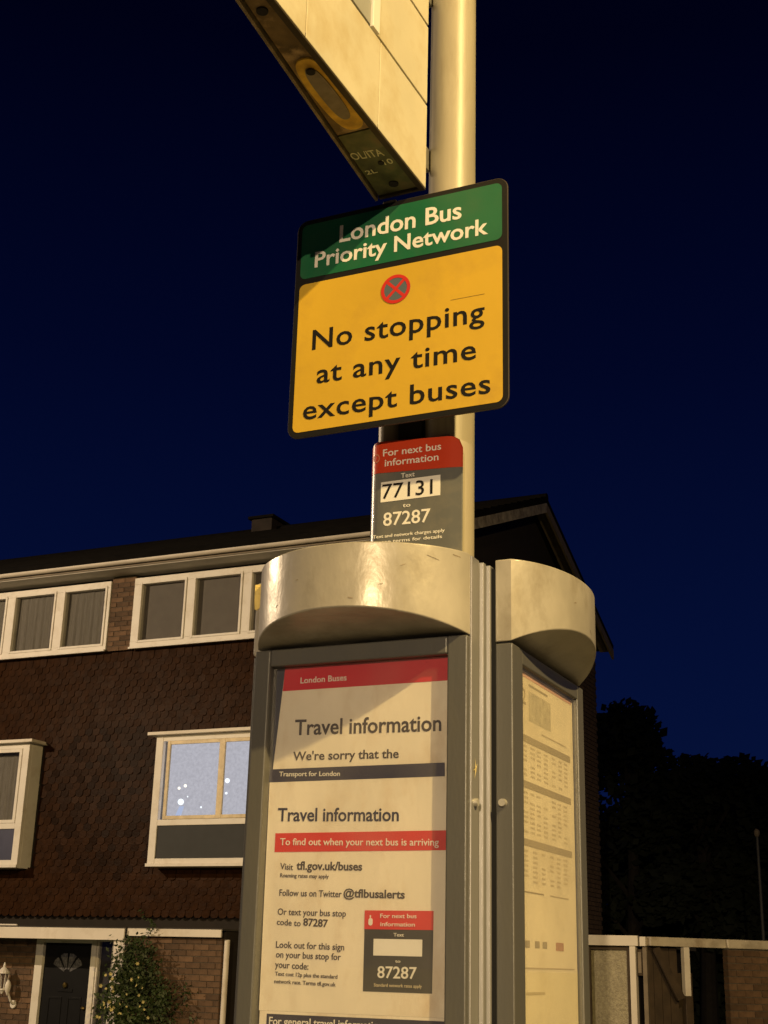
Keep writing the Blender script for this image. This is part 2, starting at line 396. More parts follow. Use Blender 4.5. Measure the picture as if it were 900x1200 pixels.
# ------------------------------------------------------------------ bus stop: post, flag, sign, label
PX, PY, PR = -.825, 2.052, .0445
g = MB(); g.tube((PX, PY, 0), (PX, PY, 4.3), PR, n=48)
g.lathe((PX, PY, 0), [(.10, 0), (.10, .02), (.06, .05), (PR + .001, .06)], 32)
tag(g.build('bus_stop_post', pole_m, smooth=True, loc=(PX, PY, 0)), 'thick round cream painted bus stop post running up behind the yellow sign', 'post')
g = MB(); g.tube((-.942, 2.056, 1.2), (-.942, 2.056, 2.79), .023, n=24)
tag(g.build('support_tube', pole_m, smooth=True, loc=(-.942, 2.056, 1.2)), 'thin cream tube left of the thick post, showing beneath the yellow sign', 'tube')
def flag():
    f = empty('bus_stop_flag', (-.92, 2.045, 3.015), 'cream enamel bus stop flag jutting out from the top of the post', 'bus stop flag')
    yb, yf = 2.045, 1.25
    z0, z1 = 3.015, 3.95
    def xr(y): t = (yb - y) / (yb - yf); return -.876 - .016 * t
    def xl(y): t = (yb - y) / (yb - yf); return -.983 + .050 * t
    n = 14; ys = [yb + (yf - yb) * i / n for i in range(n + 1)]
    # solid core
    pts = [(xr(y), y) for y in ys] + [(xl(y), y) for y in ys[::-1]]
    core = [(p[0] - .006 if i <= n else p[0] + .004, p[1]) for i, p in enumerate(pts)]
    MB().prism(core, 'z', z0 + .012, z1).build('core', flagedge_m, f)
    # rims of the channel beneath
    for nm, fn, w in (('rim', lambda y: xr(y) - .0008, -.012), ('rim', xl, .006)):
        poly = [(fn(y), y) for y in ys] + [(fn(y) + w, y) for y in ys[::-1]]
        MB().prism(poly, 'z', z0 - .002, z0 + .0118).build(nm, flagedge_m if fn is not xl else rim_m, f, bevel=.001)
    MB().box(xl(yb) + .010, xr(yb) - .014, yb - .007, yb, z0 - .001, z0 + .0118).build('rim', flagedge_m, f, bevel=.001)
    # underside pieces
    def strip(ya, yb_, name, m, z):
        q = [ya + (yb_ - ya) * i / 6 for i in range(7)]
        poly = [(xr(y) - .014, y) for y in q] + [(xl(y) + .010, y) for y in q[::-1]]
        return MB().prism(poly, 'z', z, z0 + .0118).build(name, m, f)
    strip(2.036, 1.832, 'green_end', ugreen_m, z0 + .004)
    strip(1.829, 1.26, 'underside_plate', rust_m, z0 + .005)
    plate = []
    for i in range(28):
        t = 2 * math.pi * i / 28
        cx, cy = -.917, 1.715
        plate.append((cx + .029 * math.copysign(abs(math.cos(t)) ** .7, math.cos(t)), cy + .105 * math.copysign(abs(math.sin(t)) ** .75, math.sin(t))))
    o = MB().prism(plate, 'z', z0 + .0005, z0 + .0048).build('orange_cover', orange_m, f, bevel=.001)
    slot = [(-.917 + (p[0] + .917) * .52 - .0005, 1.708 + (p[1] - 1.715) * .72) for p in plate]
    MB().prism(slot, 'z', z0 - .0018, z0 + .0003).build('slot', uslot_m, o, bevel=.0005)
    MB().tube((-.916, 1.640, z0 - .004), (-.916, 1.640, z0 - .0019), .008, n=16).build('screw', dark_m, o)
    for x, y in ((-.921, 1.483), (-.928, 2.008), (-.921, 1.935)):
        MB().tube((x, y, z0 + .0015), (x, y, z0 + .0045), .0095 if y != 1.935 else .006, n=18).build('hole', dark_m, f)
    text("OL/ITA", f, -.965, -.905, 1.912, .022, scr_m, z0 + .0038, 'd', .004, tilt=.008, name='scratched_lettering')
    text("10", f, -.917, -.899, 1.945, .016, scr_m, z0 + .0038, 'd', .004, name='scratched_lettering')
    text("2L", f, -.962, -.94, 1.962, .013, scr_m, z0 + .0038, 'd', .004, name='scratched_lettering')
    # enamel tiles on the right face, proud of the core
    gp = .0030
    def tile(ya, yb_, za, zb, m=flag_m):
        q = [ya + (yb_ - ya) * i / 5 for i in range(6)]
        poly = [(xr(y), y) for y in (q[0] - .0012, q[-1] + .0012)] + [(xr(y) - .0056, y) for y in (q[-1] + .0012, q[0] - .0012)]
        return MB().prism(poly, 'z', za + gp, zb - gp).build('enamel_tile', m, f, bevel=.0012)
    rows = [(3.014, 3.206), (3.206, 3.392), (3.392, 3.578), (3.578, 3.764), (3.764, 3.95)]
    for k, (za, zb) in enumerate(rows):
        if k == 0: cuts = [yb, 1.833, 1.563, 1.26]
        elif k == 1: cuts = [yb, 1.822, 1.790, 1.26]
        else: cuts = [yb, 1.75, 1.5, 1.26]
        for a, b in zip(cuts, cuts[1:]):
            if k == 1 and b == 1.790: continue
            tile(a, b, za, zb, flagtile_m if (k == 1 and a == 1.790) else flag_m)
    # bright clip between two tiles, standing proud
    q = (1.820, 1.793)
    MB().prism([(xr(q[0]) + .004, q[0]), (xr(q[1]) + .004, q[1]), (xr(q[1]) - .004, q[1]), (xr(q[0]) - .004, q[0])], 'z', 3.208, 3.385).build('route_clip', white_m, f, bevel=.001)
    # left face, same tiles in outline
    for za, zb in rows:
        poly = [(xl(y), y) for y in ys] + [(xl(y) + .0038, y) for y in ys[::-1]]
        MB().prism(poly, 'z', za + gp, zb - gp).build('enamel_tile', flag_m, f, bevel=.001)
    # clamp ears fixing the flag to the post
    MB().box(-.968, -.94, 2.046, 2.075, 2.994, 3.010).build('bracket', pole_m, f, bevel=.002)
    for z in (3.10, 3.50, 3.85):
        MB().box(-.955, -.898, 2.0455, 2.115, z, z + .05).build('mounting_arm', galv_m, f, bevel=.002)
    place(f, (-.8817, 1.960, 2.956), .9584)
flag()

def no_stopping_sign():
    X0, X1, Z0, Z1 = -1.122, -.691, 2.510, 2.966
    s = empty('no_stopping_sign', ((X0 + X1) / 2, 1.995, Z0), 'green and yellow rectangular plate reading No stopping at any time except buses', 'sign')
    MB().prism(rrect(X0, X1, Z0, Z1, .022), 'y', 1.990, 1.9945).build('plate', sback_m, s, bevel=.0008)
    MB().prism(rrect(X0 + .0015, X1 - .0015, Z0 + .0015, Z1 - .0015, .021), 'y', 1.9893, 1.9899).build('black_border', black_m, s)
    gz = 2.838
    gp = MB().prism(rrect(X0 + .011, X1 - .011, gz, Z1 - .011, .012), 'y', 1.9886, 1.9892).build('green_panel', green_m, s)
    yp = MB().prism(rrect(X0 + .011, X1 - .011, Z0 + .011, gz - .012, .012), 'y', 1.9886, 1.9892).build('yellow_panel', yellow_m, s)
    for t, a, b, z, h in (('London Bus', -1.0292, -.7801, 2.9000, .0350), ('Priority Network', -1.0803, -.7286, 2.8565, .0320)):
        text(t, gp, a, b, z, h, white_m, 1.9886, 'y', .016, tilt=-.004)
    for t, a, b, z, h in (('No stopping', -1.0775, -.7351, 2.6825, .0400), ('at any time', -1.0651, -.7510, 2.6118, .0385), ('except buses', -1.0902, -.7241, 2.5425, .0375)):
        text(t, yp, a, b, z, h, black_m, 1.9886, 'y', .010, tilt=-.004, gap=1.06)
    cx, cz, r = -.909, 2.778, .0295
    sym = MB().prism(disc(cx, cz, r, 36), 'y', 1.9880, 1.9885).build('prohibition_symbol', symblue_m, s)
    g = MB()
    n = 36
    vs, fs = [], []
    for rr in (r, r * .78):
        for i in range(n):
            t = 2 * math.pi * i / n; vs.append((cx + rr * math.cos(t), 1.9876, cz + rr * math.sin(t)))
    for i in range(n): fs.append((i, (i + 1) % n, n + (i + 1) % n, n + i))
    g.add(vs, fs); g.build('red_ring', symred_m, sym)
    g = MB()
    for sgn in (1, -1):
        d = Vector((math.cos(R(45)), 0, sgn * math.sin(R(45)))); p = Vector((-d.z, 0, d.x))
        w = r * .10; L = r * .80; y = 1.9877 if sgn > 0 else 1.9878
        c = Vector((cx, y, cz))
        g.add([c - d * L - p * w, c + d * L - p * w, c + d * L + p * w, c - d * L + p * w], [(0, 1, 2, 3)])
    g.build('red_cross', symred_m, sym)
    # scuff on the yellow face
    MB().box(-.80, -.735, 1.9882, 1.9885, 2.7335, 2.7343).build('scratch', mat('scratch_mark', (.22, .13, .02), .6, 0, .3, 60), yp)
    # rails on the back and the arms that hold it off the post
    for z in (2.60, 2.86):
        MB().box(-1.05, -.75, 1.9947, 2.006, z, z + .03).build('rail', galv_m, s)
        MB().box(-.885, -.83, 2.0062, 2.062, z + .002, z + .028).build('arm', galv_m, s)
    MB().box(-.932, -.886, 2.066, 2.115, 2.485, 2.575).build('clip', dark_m, s)
    place(s, (-.8844, 1.9463, 2.4878), .9756)
no_stopping_sign()

def next_bus_label():
    s = empty('next_bus_plate', (-.865, 1.99, 2.245), 'small red and grey plate wrapped on the post, with codes 77131 and 87287', 'information plate')
    yf = 1.985
    # outline in plan: flat front with a rolled left edge
    plan = []
    for i in range(9):
        t = R(180 - 90 * i / 8 - 0); plan.append((-.927 + .028 * math.cos(t), yf + .028 - .028 * math.sin(t)))
    plan += [(-.90, yf), (-.85, yf), (-.80, yf), (-.776, yf + .002)]
    plan = [(-.9555, yf + .05)] + plan
    def ztop(x):
        z = 2.468 - (x + .776) * .06
        for xc, sgn in ((-.776, 1), (-.956, -1)):
            d = .022 - abs(x - xc)
            if d > 0: z -= .022 - math.sqrt(max(0, .022 ** 2 - d * d))
        return z
    # refine along x near the rounded corner
    ref = []
    for a, b in zip(plan, plan[1:]):
        for i in range(4): ref.append((a[0] + (b[0] - a[0]) * i / 4, a[1] + (b[1] - a[1]) * i / 4))
    ref.append(plan[-1])
    def sheet(name, zlo, zhi, m, off=0.0):
        vs, fs = [], []
        n = len(ref)
        for x, y in ref:
            a = zlo(x) if callable(zlo) else zlo; b = zhi(x) if callable(zhi) else zhi
            b = max(a + .0005, b)
            vs += [(x, y - off, a), (x, y - off, b), (x + .0015, y - off + .002, b), (x + .0015, y - off + .002, a)]
        for i in range(n - 1):
            p, q = 4 * i, 4 * i + 4
            for k in range(4): fs.append((p + k, p + (k + 1) % 4, q + (k + 1) % 4, q + k))
        fs += [(0, 1, 2, 3), (4 * n - 4, 4 * n - 3, 4 * n - 2, 4 * n - 1)]
        return MB().add(vs, fs).build(name, m, s, smooth=True)
    split = lambda x: 2.410 - (x + .776) * .05
    gp = sheet('grey_field', 2.20, split, lgrey_m)
    rp = sheet('red_band', lambda x: split(x) + .0004, ztop, lred_m)
    text('For next bus', rp, -.9238, -.8135, 2.4475, .0128, white_m, yf, 'y', .008, tilt=-.002)
    text('information', rp, -.9201, -.8181, 2.4285, .0128, white_m, yf, 'y', .008, tilt=-.002)
    g = MB(); n = 20; vs = []
    for rr in (.0085, .0062):
        for i in range(n): vs.append((-.936 + rr * math.cos(6.2832 * i / n) * .7, yf - .0006 + .0, 2.446 + rr * math.sin(6.2832 * i / n)))
    g.add(vs, [(i, (i + 1) % n, n + (i + 1) % n, n + i) for i in range(n)])
    g.build('round_emblem', mat('emblem_print', (.62, .22, .12), .5), rp)
    text('Text', gp, -.8883, -.8625, 2.4035, .0085, white_m, yf, 'y', .006)
    MB().box(-.9262, -.8142, yf - .0006, yf - .0001, 2.3628, 2.4000).build('code_panel', white_m, gp)
    text('77131', gp, -.9232, -.8283, 2.3682, .0262, black_m, yf - .0006, 'y', .004, tilt=-.002)
    text('to', gp, -.8838, -.8694, 2.3490, .0068, white_m, yf, 'y', .006)
    text('87287', gp, -.9202, -.8323, 2.3180, .0235, white_m, yf, 'y', .008, tilt=-.002)
    text('Text and network charges apply', gp, -.9391, -.8055, 2.2970, .0058, white_m, yf, 'y', .006, tilt=-.002)
    text('see terms for details', gp, -.9226, -.8100, 2.2865, .0058, white_m, yf, 'y', .006, tilt=-.002)
    place(s, (-.8715, 2.0049, 2.2498), 1.0075)
next_bus_label()

# ------------------------------------------------------------------ timetable stand
ZT, ZB = 2.1045, .78
def frame_y(m0, x0, x1, z0, z1, y0, y1, wl, wr, wt, wb):
    m0.box(x0, x0 + wl, y0, y1, z0, z1); m0.box(x1 - wr, x1, y0, y1, z0, z1)
    m0.box(x0 + wl, x1 - wr, y0 + .0004, y1, z1 - wt, z1); m0.box(x0 + wl, x1 - wr, y0 + .0004, y1, z0, z0 + wb)

def hood(parent, axis, a0, a1, base, back, bulge, ztop, zbot, rise, side=1):
    """half-moon hood over a case. axis 'y': bulges to -Y between x a0..a1; axis 'x': bulges to +X between y a0..a1"""
    n = 40
    rows = {k: [] for k in ('tf', 'bf', 'tb', 'bb')}
    for i in range(n + 1):
        t = i / n
        c = (t - .5) * 2
        Rr = 1.08
        k = (math.sqrt(Rr * Rr - c * c) - math.sqrt(Rr * Rr - 1)) / (Rr - math.sqrt(Rr * Rr - 1))
        a = a0 + (a1 - a0) * t
        o = bulge * k
        def P(off, z):
            return (a, base - off, z) if axis == 'y' else (base + off, a, z)
        rows['tf'].append(P(o, ztop)); rows['bf'].append(P(o, zbot + rise * k))
        rows['tb'].append(P(back, ztop)); rows['bb'].append(P(back, zbot - .0))
    vs, fs = [], []
    for k in ('tf', 'bf', 'bb', 'tb'): vs += rows[k]
    N = n + 1
    for q in range(4):
        p = ((q + 1) % 4)
        for i in range(n): fs.append((q * N + i, q * N + i + 1, p * N + i + 1, p * N + i))
    fs += [(0, N, 2 * N, 3 * N), (n, N + n, 2 * N + n, 3 * N + n)]
    m = MB().add(vs, fs)
    return m.build('hood', hood_m, parent, bevel=.0022, smooth=True, seg=3)

stand = empty('timetable_stand', (-.86, 2.05, 0), 'grey metal timetable stand with rounded hoods around the foot of the post', 'timetable stand')
# left case
LX0, LX1, LY = -1.1365, -.7475, 1.9445
g = MB(); frame_y(g, LX0, LX1, ZB, ZT, LY, LY + .036, .030, .035, .0285, .05)
fr = g.build('case_frame', case_m, stand, bevel=.003, seg=3)
MB().box(LX0 + .031, LX1 - .036, LY + .0235, LY + .0275, ZB + .05, ZT - .029).build('backing', navy_m, stand)
MB().box(LX0 + .0305, LX1 - .0355, LY + .013, LY + .015, ZB + .0505, ZT - .029).build('case_glass', glass_m, stand)
MB().box(LX0 + .002, LX1 - .002, LY + .0365, 2.003, ZB, ZT - .001).build('case_body', case_m, stand)
MB().box(LX0 - .020, LX0 + .0015, LY + .030, 2.026, ZB, ZT - .003).build('side_channel', case_m, stand, bevel=.002)
MB().box(LX0 - .0225, LX0 + .0, 1.972, 2.020, ZT - .002, 2.236).build('side_cap', hood_m, stand, bevel=.006, seg=3)
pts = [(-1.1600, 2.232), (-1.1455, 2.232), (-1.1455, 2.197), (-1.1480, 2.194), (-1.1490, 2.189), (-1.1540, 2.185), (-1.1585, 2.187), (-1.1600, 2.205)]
MB().prism(pts, 'y', 1.9705, 1.9718).build('yellow_glint', mat('yellow_glint', (.85, .66, .22), .4, 0, .15, 60, .3, 200), stand)  # lamp reflection on the side cap, painted as a bright yellow patch
hood(stand, 'y', LX0 + .002, LX1 - .001, LY + .005, -.050, .122, 2.243, ZT + .002, .030)
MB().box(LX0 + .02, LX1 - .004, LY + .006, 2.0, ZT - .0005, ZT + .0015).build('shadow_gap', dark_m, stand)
# corner extrusion in plan
pl = [(-.7495, 1.957), (-.745, 1.957), (-.745, 1.990), (-.752, 1.992), (-.752, 1.999), (-.741, 2.001), (-.741, 2.012), (-.749, 2.014), (-.749, 2.019), (-.737, 2.021), (-.737, 2.038), (-.770, 2.038), (-.770, 2.004), (-.7495, 2.004)]
MB().prism(pl, 'z', ZB, 2.240).build('corner_extrusion', extr_m, stand, bevel=.0012)
# right case, facing +X
RX, RY0, RY1 = -.698, 2.020, 2.425
RB = -.728
g = MB()
g.box(RB + .0005, RX, RY0, RY0 + .052, ZB, ZT); g.box(RB + .0005, RX, RY1 - .036, RY1, ZB, ZT)
g.box(RX - .03, RX - .0004, RY0 + .052, RY1 - .036, ZT - .026, ZT); g.box(RX - .03, RX - .0004, RY0 + .052, RY1 - .036, ZB, ZB + .05)
g.build('case_frame', case_m, stand, bevel=.0022, seg=3)
MB().box(RB + .004, RX - .012, RY0 + .05, RY1 - .035, ZB + .01, ZT - .01).build('backing', case_m, stand)
MB().box(RX - .0065, RX - .0045, RY0 + .0525, RY1 - .0365, ZB + .0505, ZT - .0265).build('case_glass', glass_m, stand)
hood(stand, 'x', RY0 + .0, RY1 - .015, RX - .002, -.028, .074, 2.248, ZT + .003, .045)
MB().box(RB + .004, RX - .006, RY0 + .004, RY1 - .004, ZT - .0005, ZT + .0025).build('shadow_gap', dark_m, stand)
MB().box(-.7365, -.7285, 2.028, 2.06, ZB, 2.235).build('hinge_gap', dark_m, stand)
MB().tube((-.715, RY0 - .008, 1.847), (-.715, RY0 + .001, 1.847), .0058, .0066, 20).build('lock_bolt', bolt_m, stand, smooth=True)
MB().tube((-.746, 1.972, 1.843), (-.739, 1.972, 1.843), .0066, .0058, 20).build('lock_bolt', bolt_m, stand, smooth=True)
# legs of the stand
for x, y in ((-1.08, 1.985), (-.715, 2.36)):
    MB().tube((x, y, 0), (x, y, ZB), .02, n=16).build('leg', case_m, stand, smooth=True)
# wisp of dead leaf caught on the corner
g = MB(); c0 = Vector((-.7435, 1.972, 1.895))
for i in range(7):
    a = R(i * 51); d = Vector((.001, math.cos(a), math.sin(a))); p = Vector((0, -d.z, d.y)); L = .007 + .005 * (i % 3)
    g.add([c0 - p * .0012, c0 + d * L, c0 + p * .0012, c0 + Vector((.0015, 0, 0))], [(0, 1, 3), (1, 2, 3)])
tag(g.build('dead_leaf', mat('dry_leaf', (.5, .42, .2), .7, 0, .2), loc=c0), 'tiny dry leaf caught on the metal corner between the two cases', 'leaf')

scuff_m = mat('scuff_mark', (.24, .20, .15), .7, 0, .3, 40)
def hood_scuffs(axis, a0, a1, base, bulge, marks, hood_ob):
    for t, z, w, h, ang in marks:
        def pt(tt, zz):
            c = (tt - .5) * 2; Rr = 1.08
            k = (math.sqrt(Rr * Rr - c * c) - math.sqrt(Rr * Rr - 1)) / (Rr - math.sqrt(Rr * Rr - 1))
            a = a0 + (a1 - a0) * tt; o = bulge * k + .0005
            return (a, base - o, zz) if axis == 'y' else (base + o, a, zz)
        L = a1 - a0; n = 7; up_, dn = [], []
        for i in range(n + 1):
            q = (i / n - .5) * .7; th = .75 * h * (1 - (2 * q) ** 2) * random.uniform(.5, 1) + .0002
            tt = t + q * w / L; zz = z + q * w * math.tan(R(ang))
            up_.append(pt(tt, zz + th / 2)); dn.append(pt(tt, zz - th / 2))
        g = MB().add(up_ + dn, [(i, i + 1, n + 2 + i, n + 1 + i) for i in range(n)])
        g.build('scuff', scuff_m, hood_ob)
_hoods = [o for o in stand.children if o.name.startswith('hood')]
hood_scuffs('y', LX0 + .002, LX1 - .001, LY + .005, .122, [(.60, 2.150, .012, .004, -10), (.90, 2.222, .022, .0025, -22), (.97, 2.232, .012, .003, -12), (.80, 2.205, .010, .0022, 25), (.34, 2.19, .008, .003, 0), (.22, 2.155, .007, .003, 30), (.72, 2.172, .009, .002, 8)], _hoods[0])
hood_scuffs('x', RY0, RY1 - .015, RX - .002, .074, [(.35, 2.20, .012, .003, 12), (.55, 2.165, .02, .002, -30), (.7, 2.21, .01, .003, 0)], _hoods[1])

# ---- posters in the left case
def quad_sheet(name, x0t, x1t, x0b, x1b, z0, z1, y, m, parent, th=.0004):
    return MB().prism([(x0b, z0), (x1b, z0), (x1t, z1), (x0t, z1)], 'y', y, y + th).build(name, m, parent)
ps = empty('poster_sheet', (-.94, 1.9655, 1.86), 'upper paper notice headed by a dark red band, tucked behind another notice', 'poster')
quad_sheet('paper', -1.088, -.787, -1.106, -.787, 1.86, 2.0765, 1.9650, paper_m, ps)
rb = quad_sheet('red_band', -1.088, -.789, -1.0905, -.788, 2.0365, 2.0764, 1.9645, red_m, ps)
text('London Buses', rb, -1.057, -.9704, 2.0478, .0100, white_m, 1.9645, 'y', .006)
text('Travel information', ps, -1.0639, -.7992, 1.9585, .0250, ink_m, 1.9650, 'y', .016, tilt=-.005)
text("We're sorry that the", ps, -1.0649, -.8726, 1.9173, .0140, ink_m, 1.9650, 'y', .016, tilt=-.003)
ps = empty('poster_sheet', (-.94, 1.961, 1.5), 'lower paper notice under a navy band, explaining how to find the next bus', 'poster')
quad_sheet('paper', -1.1055, -.785, -1.1035, -.783, 1.528, 1.884, 1.9622, paper_m, ps)
nb = quad_sheet('navy_band', -1.1055, -.792, -1.1075, -.7915, 1.8835, 1.905, 1.9620, inkn_m, ps)
text('Transport for London', nb, -1.0877, -.9754, 1.8915, .0075, white_m, 1.9620, 'y', .006, tilt=-.003)
text('Travel information', ps, -1.0867, -.8689, 1.8182, .0205, inkn_m, 1.9622, 'y', .016, tilt=-.004)
rb = quad_sheet('red_band', -1.0895, -.785, -1.0895, -.784, 1.7705, 1.8005, 1.9617, red2_m, ps)
text('To find out when your next bus is arriving', rb, -1.0796, -.8002, 1.7795, .0108, white_m, 1.9617, 'y', .006, tilt=-.004)
for t, a, b, z, h, w in (('Visit', -1.0775, -1.0540, 1.7428, .0094, .010), ('tfl.gov.uk/buses', -1.0477, -.9304, 1.7418, .0125, .024), ('Roaming rates may apply', -1.0768, -.9887, 1.7300, .0060, .010),
        ('Follow us on Twitter', -1.0767, -.9648, 1.7011, .0098, .010), ('@tflbusalerts', -.9618, -.8561, 1.6995, .0120, .024), ('Or text your bus stop', -1.0782, -.9562, 1.6718, .0097, .010),
        ('code to', -1.0788, -1.0356, 1.6564, .0091, .010), ('87287', -1.0310, -.9870, 1.6557, .0110, .024), ('Look out for this sign', -1.0784, -.9573, 1.6216, .0096, .010),
        ('on your bus stop for', -1.0775, -.9626, 1.6069, .0095, .010), ('your code:', -1.0782, -1.0187, 1.5916, .0096, .010), ('Text cost 12p plus the standard', -1.0775, -.9674, 1.5796, .0057, .010),
        ('network rate. Terms tfl.gov.uk', -1.0783, -.9699, 1.5682, .0057, .010)):
    text(t, ps, a, b, z, h, ink_m, 1.9622, 'y', w, tilt=-.002)
pc = quad_sheet('pictured_plate', -.9235, -.8075, -.9230, -.8085, 1.5615, 1.680, 1.9618, pgrey_m, ps)
quad_sheet('red_block', -.9235, -.8075, -.9235, -.8075, 1.6525, 1.6805, 1.9613, red2_m, pc)
for t, a, b, z, h in (('For next bus', -.8965, -.8355, 1.6695, .0062), ('information', -.8960, -.8381, 1.6572, .0062)): text(t, pc, a, b, z, h, white_m, 1.9613, 'y', .004)
text('Text', pc, -.8735, -.8563, 1.6424, .0050, white_m, 1.9618, 'y', .004)
MB().box(-.907, -.8255, 1.9613, 1.9617, 1.6140, 1.6385).build('blank_panel', white_m, pc)
text('to', pc, -.8697, -.8612, 1.6045, .0040, white_m, 1.9618, 'y', .004)
text('87287', pc, -.8992, -.8339, 1.5818, .0165, white_m, 1.9618, 'y', .010)
text('Standard network rates apply', pc, -.9045, -.8253, 1.5690, .0048, faint_m, 1.9618, 'y', .002)
# little hand-and-phone pictogram in the red block
g = MB(); g.prism(rrect(-.9165, -.9095, 1.6580, 1.6690, .003, 3), 'y', 1.9609, 1.96125); g.prism(rrect(-.9145, -.9125, 1.6692, 1.6735, .0008, 2), 'y', 1.9609, 1.96125)
g.build('hand_pictogram', white_m, pc)
ps = empty('poster_sheet', (-.94, 1.963, 1.2), 'bottom notice whose navy band shows at the lower edge of the left case', 'poster')
quad_sheet('paper', -1.102, -.783, -1.102, -.783, ZB + .08, 1.5278, 1.9624, paper_m, ps)
nb = quad_sheet('navy_band', -1.0890, -.781, -1.0890, -.781, 1.472, 1.5235, 1.9619, inkn_m, ps)
text('For general travel information', nb, -1.0840, -.8880, 1.5075, .0115, white_m, 1.9619, 'y', .008)

# ---- timetable in the right case
tx = RX - .0105
tt = empty('timetable_sheet', (tx, 2.23, 1.2), 'yellowed printed timetable sheet seen at a slant in the right-hand case', 'timetable')
MB().box(tx - .0004, tx, RY0 + .055, RY1 - .040, ZB + .06, ZT - .029).build('paper', paper2_m, tt)
ya, yb2 = 2.088, 2.366
def tb(name, y0, y1, z0, z1, m, parent=tt, k=1):
    return MB().box(tx + .0001, tx + .0003 * k + .0001, y0, y1, z0, z1).build(name, m, parent)
tb('red_strip', 2.080, 2.378, 2.066, 2.0735, pink_m)
text('2', tt, 2.094, 2.116, 2.020, .026, bar_m, tx, 'x', .004)
tb('print_line', 2.132, 2.236, 2.0545, 2.0585, bar_m)
MB().box(tx + .0001, tx + .0003, 2.132, 2.252, 1.996, 2.046).build('route_panel', mat('pale_panel_print', (.62, .56, .40), .7, 0, .15, 60), tt)
for z in (1.9815,): tb('print_line', 2.20, 2.34, z, z + .0025, faint_m)
random.seed(3)
for zb_, zt_ in ((1.957, 1.969), (1.882, 1.8935), (1.789, 1.8005)):
    bar = tb('heading_bar', ya, yb2, zb_, zt_, bar_m)
for (zlo, zhi) in ((1.900, 1.952), (1.806, 1.876), (1.727, 1.783)):
    g = MB()
    cy = ya + .012
    while cy < yb2 - .02:
        w = random.uniform(.020, .026)
        z = zhi - .004
        while z > zlo:
            if random.random() > .12:
                q_ = cy
                for _k in range(4):
                    dw = w * random.uniform(.13, .2); zz = z + random.uniform(0, .0008)
                    g.add([(tx + .00025, q_, zz), (tx + .00025, q_ + dw, zz), (tx + .00025, q_ + dw * .8, zz + .0040), (tx + .00025, q_, zz + .0036)], [(0, 1, 2, 3)])
                    q_ += w * .235
            z -= .0078
        cy += random.choice((.034, .038, .046))
    tag(g.build('time_columns', faint_m, tt), kind='stuff')
tb('print_line', 2.10, 2.20, 1.716, 1.7185, bar_m); tb('print_line', 2.235, 2.34, 1.716, 1.7185, faint_m)
for y0 in (2.100, 2.150, 2.190): tb('small_block', y0, y0 + .024, 1.632, 1.643, bar_m)
tb('small_block', 2.262, 2.306, 1.630, 1.6435, mat('timetable_red_block', (.55, .34, .22), .7, 0, .2, 60))
tb('print_line', ya, yb2, 1.6, 1.6025, faint_m)
tb('print_line', 2.105, 2.20, 1.561, 1.5655, faint_m)

# ------------------------------------------------------------------ the house
H = empty('terrace_house', (-10.5, 16.0, -.22), 'brown tile-hung three storey house with white window frames behind the bus stop', 'house')
XL, XR, YF, YB = -20.0, -6.55, 16.10, 23.6
ZE = 7.16
MB().box(XL, XR, YF, YB, -.22, 7.10).build('wall', wallin_m, H)
# gable of the end wall
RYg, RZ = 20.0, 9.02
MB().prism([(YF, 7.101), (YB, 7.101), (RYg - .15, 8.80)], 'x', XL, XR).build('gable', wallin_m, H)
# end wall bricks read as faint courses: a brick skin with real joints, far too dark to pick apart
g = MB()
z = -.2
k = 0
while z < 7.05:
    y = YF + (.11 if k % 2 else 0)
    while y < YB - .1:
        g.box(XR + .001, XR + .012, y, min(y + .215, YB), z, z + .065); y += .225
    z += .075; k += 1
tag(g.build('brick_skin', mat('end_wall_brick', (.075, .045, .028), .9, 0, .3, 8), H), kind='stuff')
# roof: two slopes, ridge along X
XRo = -6.30
def slope(y0, z0, y1, z1, x0, x1, th, name, m):
    d = Vector((0, y1 - y0, z1 - z0)).normalized(); nrm = Vector((0, -d.z, d.y))
    if nrm.z < 0: nrm = -nrm
    o = nrm * th
    a, b = Vector((0, y0, z0)), Vector((0, y1, z1))
    pts = [(a.y, a.z), (b.y, b.z), (b.y + o.y, b.z + o.z), (a.y + o.y, a.z + o.z)]
    return MB().prism(pts, 'x', x0, x1).build(name, m, H)
rf = slope(15.58, 7.165, RYg, 8.915, XL, XRo, .10, 'roof', roof_m)
rb_ = slope(23.98, 7.29, RYg + .003, 8.915, XL, XRo, .10, 'roof', roof_m)
g = MB(); g.tube((XL, RYg, 9.005), (XRo + .01, RYg, 9.005), .075, n=12); g.build('ridge_tiles', roof_m, rf)
# courses on the front slope
g = MB(); d = Vector((0, RYg - 15.58, 8.915 - 7.165)); L = d.length; d.normalize(); nn = Vector((0, -d.z, d.y))
q = .3
while q < L:
    p = Vector((0, 15.58, 7.165)) + d * q + nn * .10
    g.add([(XL, p.y, p.z), (XRo, p.y, p.z), (XRo, p.y + nn.y * .018, p.z + nn.z * .018), (XL, p.y + nn.y * .018, p.z + nn.z * .018),
           (XL, p.y + d.y * .3, p.z + d.z * .3), (XRo, p.y + d.y * .3, p.z + d.z * .3)], [(0, 1, 2, 3), (3, 2, 5, 4)])
    q += .32
tag(g.build('tile_courses', roof_m, rf), kind='stuff')
